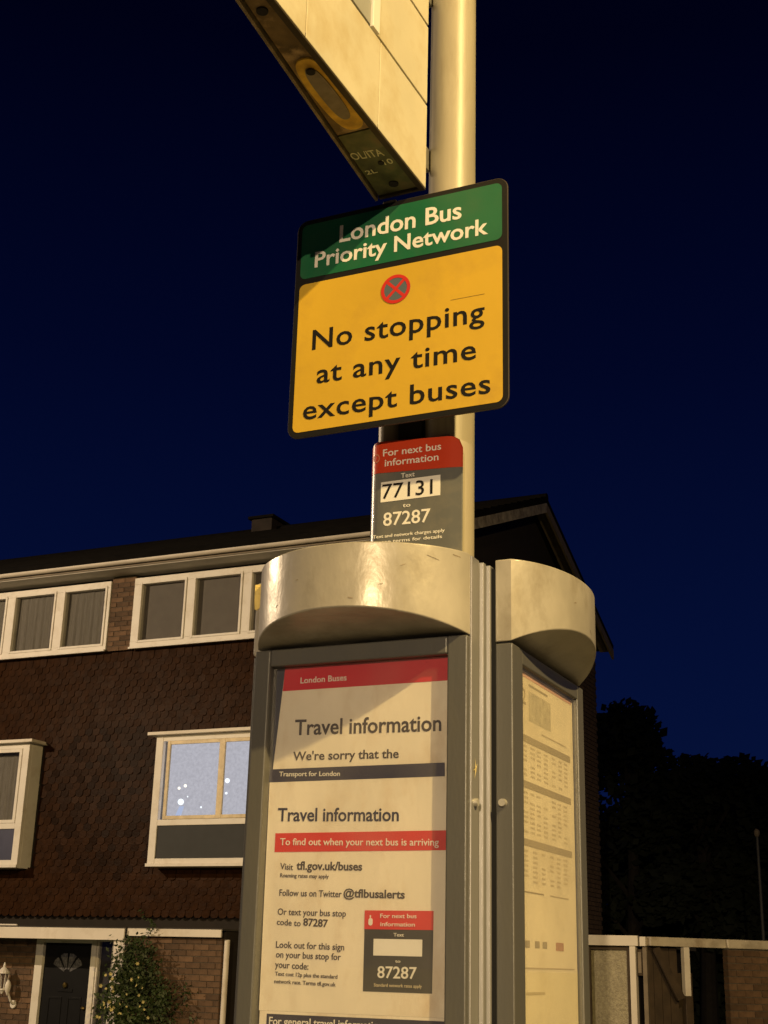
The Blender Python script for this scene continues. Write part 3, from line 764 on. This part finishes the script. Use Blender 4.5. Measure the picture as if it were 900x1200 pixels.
# barge boards on the gable, front and back rake
barge_m = mat('worn_barge_board', (.42, .38, .31), .7, 0, .3, 9, .2, 20, dirt=(.14, .11, .08), dirt_scale=5, dirt_lo=.45, dirt_hi=.7)
def barge(y0, z0, y1, z1, m):
    pts = [(y0, z0 - .17), (y1, z1 - .17), (y1, z1 - .004), (y0, z0 - .004)]
    MB().prism(pts, 'x', XRo - .035, XRo + .004).build('barge_board', m, H)
barge(15.56, 7.165, RYg - .001, 8.915, barge_m); barge(24.0, 7.29, RYg + .001, 8.915, verge_m)
def gsof(y0, z0, y1, z1, nm):
    MB().prism([(y0, z0 - .03), (y1, z1 - .03), (y1, z1 - .006), (y0, z0 - .006)], 'x', XR + .003, XRo - .036).build(nm, verge_m, H)
gsof(15.6, 7.165, RYg - .002, 8.915, 'verge_soffit'); gsof(23.95, 7.29, RYg + .002, 8.915, 'verge_soffit')
MB().box(XL, XRo - .04, 15.64, YF - .002, 7.085, 7.105).build('soffit', soffit_m, H)
g = MB()
prof = [(15.575 + .042 * math.cos(R(a)), 7.165 + .042 * math.sin(R(a))) for a in range(180, 361, 20)]
prof += [(15.617, 7.175), (15.533, 7.175)]
g.prism(prof[::-1], 'x', XL, XRo - .05); g.build('gutter', gutter_m, H, smooth=True)
MB().box(XL, XRo - .04, 15.62, 15.638, 7.098, 7.16).build('fascia_board', verge_m, H)
c = MB().box(-11.78, -11.36, 19.75, 20.3, 8.7, 9.17).build('chimney', mat('chimney_brick', (.03, .022, .018), .9, 0, .3), H, bevel=.01)
MB().box(-11.83, -11.31, 19.70, 20.35, 9.17, 9.22).build('chimney_cap', roof_m, c)
MB().lathe((-11.52, 20.02, 9.22), [(.07, 0), (.06, .06), (.065, .08)], 12).build('chimney_pot', roof_m, c)

def frame_boxes(g, x0, x1, z0, z1, y0, y1, w, top=None, bot=None):
    top = top or w; bot = bot or w
    g.box(x0, x0 + w, y0, y1, z0, z1); g.box(x1 - w, x1, y0, y1, z0, z1)
    g.box(x0 + w, x1 - w, y0 + .003, y1, z1 - top, z1); g.box(x0 + w, x1 - w, y0 + .003, y1, z0, z0 + bot)

def curtain(parent, x0, x1, z0, z1, y, net=True):
    if not net:
        return MB().box(x0, x1, y, y + .004, z0, z1).build('blind', blind_m, parent)
    n = max(40, int((x1 - x0) * 70)); vs, fs = [], []
    ph = random.uniform(0, 6)
    for i in range(n + 1):
        x = x0 + (x1 - x0) * i / n
        w = math.sin(x * 62 + ph) * .010 + math.sin(x * 103 + 1 + ph) * .006
        vs += [(x, y + w, z0), (x, y + w * .7, (z0 + z1) / 2), (x, y + w * .35, z1)]
    for i in range(n):
        a = 3 * i
        fs += [(a, a + 3, a + 4, a + 1), (a + 1, a + 4, a + 5, a + 2)]
    return MB().add(vs, fs).build('net_curtain', net_m, parent, smooth=True)

# top floor window strips
def top_window(x0, x1, panes, net, lab=None):
    y0, y1 = 15.955, 16.098
    g = MB(); z0, z1 = 5.955, 7.015
    g.box(x0, x1, y0 + .008, y1, 6.915, z1); g.box(x0, x1, y0 + .008, y1, z0, 6.045)
    xs = [x0] + [e for p in panes for e in p] + [x1]
    for a, b in zip(xs[0::2], xs[1::2]):
        if b - a > .02: g.box(a, b, y0 + .010, y1, 6.045, 6.915)
    w = g.build('window', upvc_m, H, bevel=.004)
    MB().box(x0 - .0, x1 + .0, 15.925, 15.962, 5.925, 5.954).build('sill', upvc_m, w, bevel=.003)
    for a, b in panes:
        s = MB(); frame_boxes(s, a - .035, b + .035, 6.015, 6.945, y0 - .006, y0 + .007, .035)
        s.build('sash', upvc_m, w, bevel=.004)
        MB().box(a + .001, b - .001, 16.0, 16.006, 6.046, 6.914).build('pane', pane_m, w)
        curtain(w, a + .002, b - .002, 6.046, 6.914, 16.058, net)
    return w
top_window(-15.60, -11.915, [(-15.40, -14.72), (-14.52, -13.90), (-13.70, -12.955), (-12.75, -12.005)], True)
top_window(-11.485, -8.30, [(-11.34, -10.59), (-10.40, -9.64), (-9.45, -9.28), (-9.10, -8.45)], False)
top_window(-7.9, -6.75, [(-7.75, -6.9)], True)
top_window(-19.6, -16.1, [(-19.4, -18.65), (-18.4, -17.65), (-17.4, -16.4)], True)

# bays on the first floor
def bay(x0, x1, panes, lit, panel_m):
    yf, yb = 15.79, 16.098
    z0, z1 = 2.795, 4.585
    g = MB()
    w_ = .115
    zt, zb, zr, zp = 4.455, 3.475, 3.345, 2.905
    for a, b in ((x0, x0 + w_), (x1 - w_, x1)): g.box(a, b, yf, yf + .07, z0, z1)
    g.box(x0 + w_, x1 - w_, yf + .004, yf + .07, zt + .05, z1); g.box(x0 + w_, x1 - w_, yf + .002, yf + .07, zr, zb - .05); g.box(x0 + w_, x1 - w_, yf + .004, yf + .07, z0, zp)
    # returns
    g.box(x0, x0 + .04, yf + .0705, yb, z0, z1); g.box(x1 - .04, x1, yf + .0705, yb, z0, z1)
    g.box(x0 + .041, x1 - .041, yf + .0705, yb, z0, z0 + .04)
    g.box(x0 + .041, x1 - .041, yf + .0705, yb, z1 - .04, z1)
    for (a, b), (c_, d_) in zip(panes, panes[1:]): g.box(b + .05, c_ - .05, yf + .004, yf + .07, zb - .05, zt + .05)
    w = g.build('window', upvc_m, H, bevel=.005)
    MB().box(x0 - .10, x1 + .10, yf - .09, yb, z1 + .001, z1 + .045).build('window_hood', fascia_m, w, bevel=.004)
    MB().box(x0 - .01, x1 + .01, yf - .03, yf - .001, z0 + .002, z0 + .045).build('sill', upvc_m, w, bevel=.003)
    MB().box(x0 + w_, x1 - w_, yf + .02, yf + .03, zp, zr).build('spandrel_panel', panel_m, w)
    for a, b in panes:
        s = MB(); frame_boxes(s, a - .048, b + .048, zb - .048, zt + .048, yf - .008, yf + .03, .048)
        s.build('sash', old_m if lit else upvc_m, w, bevel=.004)
        MB().box(a + .001, b - .001, yf + .012, yf + .018, zb + .001, zt - .001).build('pane', pane_m, w)
    if lit:
        MB().box(x0 + .12, x1 - .12, yf + .20, yf + .205, zr, zt + .05).build('lit_blind', lit_m, w)
        for k in range(0):
            pass
        for (x, z, r, m) in ((-10.43, 3.87, .020, spot_m), (-10.33, 3.90, .022, spot_m), (-10.385, 3.68, .045, spotw_m), (-10.28, 3.75, .010, spotw_m), (-9.655, 3.95, .035, spotw_m), (-9.66, 3.78, .018, spotw_m), (-10.05, 3.60, .014, spotw_m)):
            MB().lathe((x, yf + .165, z), [(.001, -r), (r * .7, -r * .7), (r, 0), (r * .7, r * .7), (.001, r)], 12).build('light_bulb', m, w, smooth=True)
        MB().prism([(-10.46, 3.49), (-10.37, 3.49), (-10.33, 3.62), (-10.40, 3.62)], 'y', yf + .16, yf + .17).build('light_shade', emit('lamp_shade_glow', (.62, .72, 1.0), 1.0), w)
        for k in range(24):
            z = zr + .03 + k * .045
            MB().box(x0 + .125, x1 - .125, yf + .194, yf + .1965, z, z + .006).build('slat', lit_m, w)
    else:
        for a, b in panes: curtain(w, a - .02, b + .02, zb - .03, zt + .03, yf + .12, True)
        MB().box(x0 + .05, x1 - .05, yf + .2, yf + .21, zr, zt + .04).build('room_back', wallin_m, w)
    return w
bay(-10.755, -8.75, [(-10.51, -9.71), (-9.62, -8.99)], True, bpan_m)
bay(-15.25, -12.98, [(-15.02, -14.22), (-14.08, -13.15)], False, bpanl_m)
bay(-19.4, -17.2, [(-19.2, -18.4), (-18.26, -17.4)], False, bpan_m)

# hanging tiles
TILE_W, TILE_H = .130, .098
def tile_shape():
    w = .061
    pts = [(-w, .165), (-w, .02)] + [(-w * math.cos(R(a)), .02 - .040 * math.sin(R(a))) for a in (25, 50, 75, 105, 130, 155)] + [(w, .02), (w, .165)]
    return pts
tm = MB(); tm.prism(tile_shape(), 'y', 0, .013)
tile_mesh = tm.build('tile_proto', tile_m).data
bpy.data.objects.remove(bpy.data.objects['tile_proto'])
bays = [(-10.79, -8.71), (-15.29, -12.94), (-19.44, -17.16)]
tiles = []
r_, z = 0, 2.16
while z < 5.80:
    x = XL + (TILE_W / 2 if r_ % 2 else 0) + .08
    while x < XR - .05:
        blocked = any(a < x + .04 and x - .04 < b for a, b in bays) and 2.74 < z + .06 and z < 4.56
        if not blocked: tiles.append((x, z, r_))
        x += TILE_W
    z += TILE_H; r_ += 1
ho = rootloc(H)
# those that show largest: between the stand and the left edge, nearest first
cand = sorted([t for t in tiles if -13.3 < t[0] < -10.2 and t[1] < 5.8], key=lambda t: (t[0] + 11.7) ** 2 + (t[1] - 3.75) ** 2)[:300]
cs = set(cand)
rest = MB()
for t in tiles:
    x, z, r_ = t
    tilt = R(5 + random.uniform(-1.4, 1.4)); yaw_ = R(random.uniform(-1.6, 1.6))
    Mx = Matrix.Translation((x + random.uniform(-.003, .003), 16.030 + random.uniform(-.003, .003), z)) @ Matrix.Rotation(yaw_, 4, 'Z') @ Matrix.Rotation(-tilt, 4, 'X') @ Matrix.Rotation(R(random.uniform(-1, 1)), 4, 'Y')
    if t in cs:
        o = bpy.data.objects.new('tile', tile_mesh); COL.objects.link(o); o.parent = H
        o.matrix_local = Matrix.Translation(-ho) @ Mx
    else:
        rest.M = Mx
        rest.prism(tile_shape(), 'y', 0, .013)
tag(rest.build('tile_cladding', tile_m, H), kind='stuff')

# bricks
bm_ = MB(); bm_.box(-.1075, .1075, -.05, .05, 0, .065)
_b = bm_.build('brick_proto', brick_m); brick_mesh = _b.data; bpy.data.objects.remove(_b)
md_ = None
NB = {}
def brick_wall(parent, x0, x1, z0, z1, yface, zvis=None, M=None, backing=True, budget=300):
    """running bond; the bricks above zvis are parts, the rest one joined part"""
    po = rootloc(parent)
    M = M or Matrix.Identity(4)
    if backing:
        MB(M).box(x0 + .004, x1 - .004, yface + .011, yface + .10, z0, z1).build('mortar_bed', mortar_m, parent)
    rest = MB(M); k = 0; z = z0
    parts = NB.setdefault(parent.name, 0)
    rows_ = []
    while z + .06 <= z1: rows_.append(z); z += .075
    for z in rows_[::-1]:
        x = x0 - (.1125 if k % 2 else 0)
        while x < x1 - .02:
            a, b = max(x, x0), min(x + .215, x1)
            if b - a > .03:
                if (zvis is None or z >= zvis) and parts < budget:
                    o = bpy.data.objects.new('brick', brick_mesh); COL.objects.link(o); o.parent = parent
                    o.matrix_local = Matrix.Translation(-po) @ M @ Matrix.Translation(((a + b) / 2, yface + .05 + random.uniform(-.004, .004), z)) @ Matrix.Diagonal(((b - a) / .215, 1, 1, 1))
                    parts += 1
                else:
                    rest.box(a, b, yface, yface + .1, z, z + .065)
            x += .225
        k += 1
    NB[parent.name] = parts
    if rest.v: tag(rest.build('brickwork', brick_m, parent), kind='stuff')
brick_wall(H, -11.91, -11.49, 5.93, 7.07, 15.985)
brick_wall(H, -8.295, -7.905, 5.93, 7.07, 15.985, zvis=99)
brick_wall(H, -16.095, -15.605, 5.93, 7.07, 15.985, zvis=99)
# ground floor: porch, door, brick walls, canopy
brick_wall(H, -10.735, -9.31, -.22, 1.87, 15.50, zvis=.75)
brick_wall(H, -13.70, -12.63, -.22, 1.84, 15.99, zvis=.75)
brick_wall(H, -9.20, -6.56, -.22, 2.12, 15.99, zvis=99)
brick_wall(H, -20.0, -13.70, -.22, 1.84, 15.99, zvis=99)
cn = MB().box(-20, -10.742, 15.40, 16.095, 1.965, 1.99).build('porch_roof', porch_m, H)
MB().box(-10.738, -9.29, 15.46, 16.095, 1.972, 1.995).build('porch_roof', porch_m, H)
MB().box(-20, -10.742, 15.375, 15.399, 1.828, 1.975).build('fascia', fascia_m, cn, bevel=.004)
MB().box(-10.738, -9.29, 15.43, 15.459, 1.885, 1.980).build('fascia', fascia_m, cn, bevel=.004)
MB().box(-20, -10.745, 15.40, 16.09, 1.842, 1.85).build('porch_soffit', soffit_m, cn)
MB().box(-10.92, -10.742, 15.41, 15.52, -.22, 1.827).build('porch_post', fascia_m, H, bevel=.006)
MB().box(-10.735, -9.31, 15.602, 16.09, -.22, 1.97).build('side_wall', wallin_m, H)
dr = MB().box(-12.48, -11.67, 16.0, 16.05, -.20, 1.785).build('door', door_m, H, bevel=.004)
MB().box(-12.61, -12.485, 15.955, 16.09, -.22, 1.838).build('door_jamb', upvc_m, H)
MB().box(-11.665, -11.585, 15.955, 16.09, -.22, 1.838).build('door_jamb', upvc_m, H)
MB().box(-12.484, -11.666, 15.96, 16.09, 1.787, 1.838).build('door_head', upvc_m, H)
for k in range(4):
    a0, a1 = R(25 + k * 34), R(25 + k * 34 + 26)
    c = Vector((-12.075, 0, 1.38)); r0, r1 = .06, .27
    pts = [(c.x + r * math.cos(a), c.z + r * math.sin(a)) for r, a in ((r0, a0), (r1, a0), (r1 * 1.04, (a0 + a1) / 2), (r1, a1), (r0, a1))]
    MB().prism(pts, 'y', 15.994, 15.9995).build('fan_light', mat('fan_glass', (.10, .10, .11), .25, 0, .5, 30, .5, 40), dr, bevel=.002)
for (x0, x1, z0, z1) in ((-12.36, -12.12, .30, 1.08), (-12.03, -11.79, .30, 1.08)):
    g = MB(); frame_boxes(g, x0, x1, z0, z1, 15.990, 15.9995, .03); g.build('moulding', door_m, dr, bevel=.003)
MB().box(-12.20, -11.95, 15.988, 15.9995, 1.145, 1.185).build('letter_plate', door_m, dr, bevel=.002)
MB().lathe((-12.075, 15.985, 1.19), [(.012, 0), (.03, .02), (.036, .05), (.02, .075)], 12).build('knocker', brass_m, dr)
MB().lathe((-11.74, 15.975, .92), [(.01, 0), (.028, .015), (.028, .035), (.01, .05)], 12).build('door_knob', brass_m, dr)
sl = MB()
frame_boxes(sl, -11.58, -11.31, -.2, 1.835, 15.97, 16.05, .022); sl = sl.build('side_light', upvc_m, H)
MB().box(-11.557, -11.333, 16.0, 16.008, -.17, 1.81).build('pane', pane_m, sl)
MB().box(-11.557, -11.333, 16.06, 16.07, -.17, 1.81).build('side_blind', mat('hall_dark', (.09, .085, .09), .8, 0, .4, 5), sl)
MB().box(-11.30, -10.93, 16.0, 16.09, -.2, 1.84).build('porch_wall', mortar_m, H)
MB().tube((-9.25, 15.53, -.2), (-9.25, 15.53, 1.86), .036, n=14).build('downpipe', fascia_m, H, smooth=True)
g = MB(); g.tube((-13.05, 15.52, 2.005), (-12.62, 15.50, 2.005), .012, n=10)
tag(g.build('batten', fascia_m, loc=(-12.8, 15.5, 1.99)), 'pale stick lying on the flat porch roof above the door', 'stick')

# carriage lantern on the wall by the door
ln = empty('wall_lantern', (-13.06, 15.98, 1.35), 'ornate cream carriage lantern, unlit, on the brick wall left of the door', 'wall lantern')
LXc, LYc = -13.13, 15.83
MB().prism([(-13.02 + .05 * math.cos(R(a)), 1.215 + .055 * math.sin(R(a))) for a in range(0, 360, 20)], 'y', 15.955, 15.984).build('back_plate', upvc_m, ln, bevel=.008)
g = MB()
pp = [Vector((-13.02, 15.955, 1.22)), Vector((-13.02, 15.90, 1.26)), Vector((-13.03, 15.86, 1.34)), Vector((-13.05, 15.84, 1.42)), Vector((-13.10, 15.83, 1.42)), Vector((LXc, LYc, 1.40))]
for a, b in zip(pp, pp[1:]): g.tube(a, b, .016, n=10)
g.lathe((-13.04, 15.84, 1.36), [(.004, -.03), (.035, .03), (.045, .10), (.03, .15), (.004, .18)], 12)
g.build('scroll_arm', upvc_m, ln, smooth=True)
g = MB(); g.lathe((LXc, LYc, 1.40), [(.012, -.05), (.03, -.01), (.055, 0), (.05, .02)], 8); g.build('lantern_base', upvc_m, ln)
g = MB()
for i in range(6):
    a = R(60 * i + 30)
    g.tube((LXc + .05 * math.cos(a), LYc + .05 * math.sin(a), 1.42), (LXc + .075 * math.cos(a), LYc + .075 * math.sin(a), 1.62), .006, n=6)
g.build('lantern_bars', upvc_m, ln)
MB().lathe((LXc, LYc, 1.421), [(.045, 0), (.070, .198)], 6).build('lantern_glass', pane_m, ln)
MB().lathe((LXc, LYc, 1.62), [(.090, 0), (.085, .02), (.04, .07), (.02, .085), (.018, .11), (.006, .15)], 12).build('lantern_cap', upvc_m, ln)

place(ln, (-12.96, 15.98, 1.09), 1.0)

# ------------------------------------------------------------------ flowering climber by the door
def leaf_quads(g, c, n, size, spread):
    for i in range(n):
        p = Vector((random.gauss(0, spread[0]), random.gauss(0, spread[1]), random.gauss(0, spread[2]))) + Vector(c)
        a = Vector((random.uniform(-1, 1), random.uniform(-1, 1), random.uniform(-1, 1))).normalized()
        b = a.orthogonal().normalized(); s_ = size * random.uniform(.6, 1.3)
        g.add([p - a * s_, p + b * s_ * .5, p + a * s_, p - b * s_ * .5], [(0, 1, 2, 3)])
sh = empty('climbing_shrub', (-10.55, 15.3, -.22), 'leafy climber dotted with small yellow flowers, growing beside the porch post', 'shrub')
g = MB()
random.seed(11)
for i in range(130):
    z = random.uniform(-.1, 1.75)
    half = .42 if z < 1.2 else .42 * max(.25, (2.0 - z) / .8)
    x = -10.40 + random.uniform(-half, half) - max(0, z - 1.2) * .22
    leaf_quads(g, (x, 15.22 + random.uniform(-.10, .16), z), 40, .030, (.075, .06, .075))
for i in range(14):
    t = i / 13
    leaf_quads(g, (-10.55 + .25 * math.sin(t * 3), 15.36, 1.8 + t * .38), 5, .028, (.03, .02, .02))
for i in range(10):
    leaf_quads(g, (-9.95 + random.uniform(-.2, .25), 15.42, random.uniform(.8, 1.35)), 10, .03, (.07, .03, .07))
o = g.build('foliage', leaf_m, sh); tag(o, kind='stuff')
g = MB()
for x in (-10.5, -10.42, -10.55): g.tube((x, 15.32, -.22), (x - .05, 15.34, 1.7), .014, .006, 8)
g.build('stem', bark_m, sh)
fm = MB()
for i in range(6):
    a = R(60 * i); a2 = R(60 * i + 30); a3 = R(60 * i - 30)
    fm.add([(0, 0, 0), (.022 * math.cos(a3), -.012, .022 * math.sin(a3)), (.036 * math.cos(a), -.006, .036 * math.sin(a)), (.022 * math.cos(a2), -.012, .022 * math.sin(a2))], [(0, 1, 2, 3)])
_f = fm.build('flower_proto', flower_m); fmesh = _f.data; bpy.data.objects.remove(_f)
so = rootloc(sh)
for i in range(34):
    z = random.uniform(.75, 1.55); x = -10.40 + random.uniform(-.42, .45) - max(0, z - 1.2) * .2
    o = bpy.data.objects.new('flower', fmesh); COL.objects.link(o); o.parent = sh
    o.matrix_local = Matrix.Translation(Vector((x, 15.02 + random.uniform(-.03, .06), z)) - so) @ Matrix.Rotation(R(random.uniform(-40, 40)), 4, 'Z') @ Matrix.Rotation(R(random.uniform(-40, 30)), 4, 'X') @ Matrix.Scale(random.uniform(.45, .85), 4)

# ------------------------------------------------------------------ outbuilding and wall on the right
gr = empty('garage', (-5.2, 16.5, -.22), 'low flat-roofed garage with white fascia and stippled panel right of the stand', 'garage')
MB().box(-6.45, -4.06, 16.12, 19.0, -.22, 1.88).build('wall', wallin_m, gr)
MB().box(-6.5, -4.0, 16.04, 19.1, 1.885, 1.985).build('roof', porch_m, gr)
MB().box(-6.5, -4.02, 15.985, 16.039, 1.885, 2.0).build('fascia', fascia_m, gr, bevel=.004)
MB().box(-4.0, -3.93, 15.99, 16.6, 1.885, 1.99).build('fascia', fascia_m, gr, bevel=.004)
for x0, x1 in ((-4.60, -4.165), (-5.25, -4.68), (-5.9, -5.33)):
    p = MB(); frame_boxes(p, x0 - .035, x1 + .035, -.2, 1.875, 16.03, 16.10, .035); p = p.build('panel_frame', board_m, gr)
    MB().box(x0, x1, 16.06, 16.07, -.165, 1.84).build('stippled_panel', obs_m, p)
MB().box(-4.125, -4.055, 16.0, 16.1, -.22, 1.884).build('post', fascia_m, gr, bevel=.004)
mb_ = MB().box(-4.045, -3.985, 16.03, 16.10, 1.56, 1.85).build('meter_box', board_m, gr, bevel=.004)
MB().box(-4.035, -3.995, 16.022, 16.0295, 1.59, 1.82).build('meter_door', verge_m, mb_)
MB().box(-3.98, -3.93, 16.03, 16.10, -.22, 1.88).build('post', verge_m, gr, bevel=.004)

A = Matrix.Translation((-3.91, 16.02, 0)) @ Matrix.Rotation(R(45), 4, 'Z')   # local x runs along the wall, local -y faces the street
gw = empty('side_gateway', (-3.5, 16.4, -.22), 'open timber gateway with a white lintel and diagonal brace beside the garage', 'gateway')
MB(A).box(.01, 1.03, -.05, .05, 1.89, 1.99).build('lintel', cope_m, gw, bevel=.006)
MB(A).box(.455, .53, -.045, .03, 1.35, 1.888).build('post', fascia_m, gw, bevel=.005)
MB(A).box(.455, .53, -.044, .03, -.22, 1.349).build('post', board_m, gw, bevel=.005)  # lower part of the white post, coloured dark for the shade on it
MB(A).add([(.06, -.03, 1.86), (.14, -.03, 1.88), (.46, -.03, 1.33), (.36, -.03, 1.30), (.06, .02, 1.86), (.14, .02, 1.88), (.46, .02, 1.33), (.36, .02, 1.30)],
          [(0, 1, 2, 3), (7, 6, 5, 4), (0, 4, 5, 1), (1, 5, 6, 2), (2, 6, 7, 3), (3, 7, 4, 0)]).build('brace', board_m, gw)
for k in range(4):
    MB(A).box(.02 + k * .108, .122 + k * .108, .10, .12, -.22, 1.88).build('board', board_m, gw, bevel=.003)
MB(A).box(.55, 1.03, .70, .74, -.22, 1.6).build('gate', board_m, gw)
MB(A).box(.0, 1.05, .051, 1.2, 1.90, 1.96).build('roof', porch_m, gw)
MB(A).box(-.02, 1.1, 1.2, 1.3, -.22, 1.9).build('back_wall', wallin_m, gw)
bw = empty('brick_wall', (-2.4, 17.5, -.22), 'brick garden wall with pale coping stones at the right edge', 'wall')
brick_wall(bw, 1.045, 5.2, -.22, 1.885, -.05, zvis=.7, M=A)
for k in range(7):
    a = 1.035 + k * .6
    MB(A).box(a, a + .592, -.085, .10, 1.888, 1.99).build('coping_stone', cope_m, bw, bevel=.012)

# far lamp column against the trees
lc = empty('lamp_column', (-4.86, 30, -.22), 'thin unlit lamp column with a pale top, standing before the dark trees', 'lamp post')
MB().tube((-4.86, 30, -.22), (-4.86, 30, 4.42), .045, .03, 12).build('column', mat('column_paint', (.06, .06, .06), .6), lc, smooth=True)
MB().lathe((-4.86, 30, 4.42), [(.04, 0), (.06, .04), (.06, .12), (.02, .16)], 12).build('lamp_head', verge_m, lc)

# ------------------------------------------------------------------ trees
def tree(x, y, h, w, label, seed, nl=5200):
    random.seed(seed)
    t = empty('tree', (x, y, -.22), label, 'tree', 'dark trees behind the houses')
    g = MB(); g.tube((x, y, -.3), (x + .1, y, h * .45), .28, .17, 10); g.tube((x + .1, y, h * .45), (x, y, h * .85), .17, .05, 8)
    blobs = []
    for k in range(11):
        a = random.uniform(0, 6.28); rr = w * random.uniform(.25, .85); z = h * random.uniform(.35, .86)
        c = Vector((x + rr * math.cos(a), y + rr * math.sin(a), z)); blobs.append((c, random.uniform(.28, .42) * w))
        g.tube((x, y, z * .7), c, .08, .03, 6)
    blobs.append((Vector((x, y, h * .86)), .36 * w)); blobs.append((Vector((x, y, h * .6)), .6 * w))
    g.build('trunk', bark_m, t)
    f = MB()
    for i in range(nl):
        c, r = random.choice(blobs)
        d = Vector((random.gauss(0, 1), random.gauss(0, 1), random.gauss(0, 1))).normalized() * r * random.uniform(.3, 1.06) ** .6
        p = c + d; a = Vector((random.uniform(-1, 1), random.uniform(-1, 1), random.uniform(-.6, .6))).normalized(); b = a.orthogonal().normalized(); s_ = random.uniform(.09, .22)
        f.add([p - a * s_, p + b * s_ * .7, p + a * s_, p - b * s_ * .7], [(0, 1, 2, 3)])
    f.build('crown', treeleaf_m, t)
tree(-10.2, 40, 9.9, 2.4, 'tallest dark tree, close to the right end of the house', 21)
tree(-8.3, 41, 8.3, 2.2, 'dark rounded tree second from the house, with a notch of sky beside it', 22)
tree(-6.4, 42, 8.0, 2.2, 'dark broad tree behind the thin lamp column', 23)
tree(-4.2, 40, 7.9, 2.4, 'dark tree at the right edge above the brick wall', 24)
tree(-1.2, 41, 8.2, 2.6, 'dark tree farthest from the house, beyond the right edge', 25)
g = MB(); random.seed(5)
for i in range(14000):
    x = random.uniform(-16, 6); y = random.uniform(43, 47); z = random.uniform(-.2, 6.6 + .4 * math.sin(x * 1.3) + .3 * math.sin(x * 3.1)); 
    p = Vector((x, y, z)); a = Vector((random.uniform(-1, 1), random.uniform(-1, 1), random.uniform(-.6, .6))).normalized(); b = a.orthogonal().normalized(); s_ = random.uniform(.15, .34)
    g.add([p - a * s_, p + b * s_ * .7, p + a * s_, p - b * s_ * .7], [(0, 1, 2, 3)])
for i in range(7000):
    x = random.uniform(-16, 6); y = random.uniform(43, 46); z = random.uniform(-.2, 3.6)
    p = Vector((x, y, z)); a = Vector((random.uniform(-1, 1), random.uniform(-1, 1), random.uniform(-.6, .6))).normalized(); b = a.orthogonal().normalized(); s_ = random.uniform(.2, .36)
    g.add([p - a * s_, p + b * s_ * .7, p + a * s_, p - b * s_ * .7], [(0, 1, 2, 3)])
tag(g.build('woodland', treeleaf_m), 'mass of dark woodland filling the gap behind the trees', 'woodland', kind='stuff')
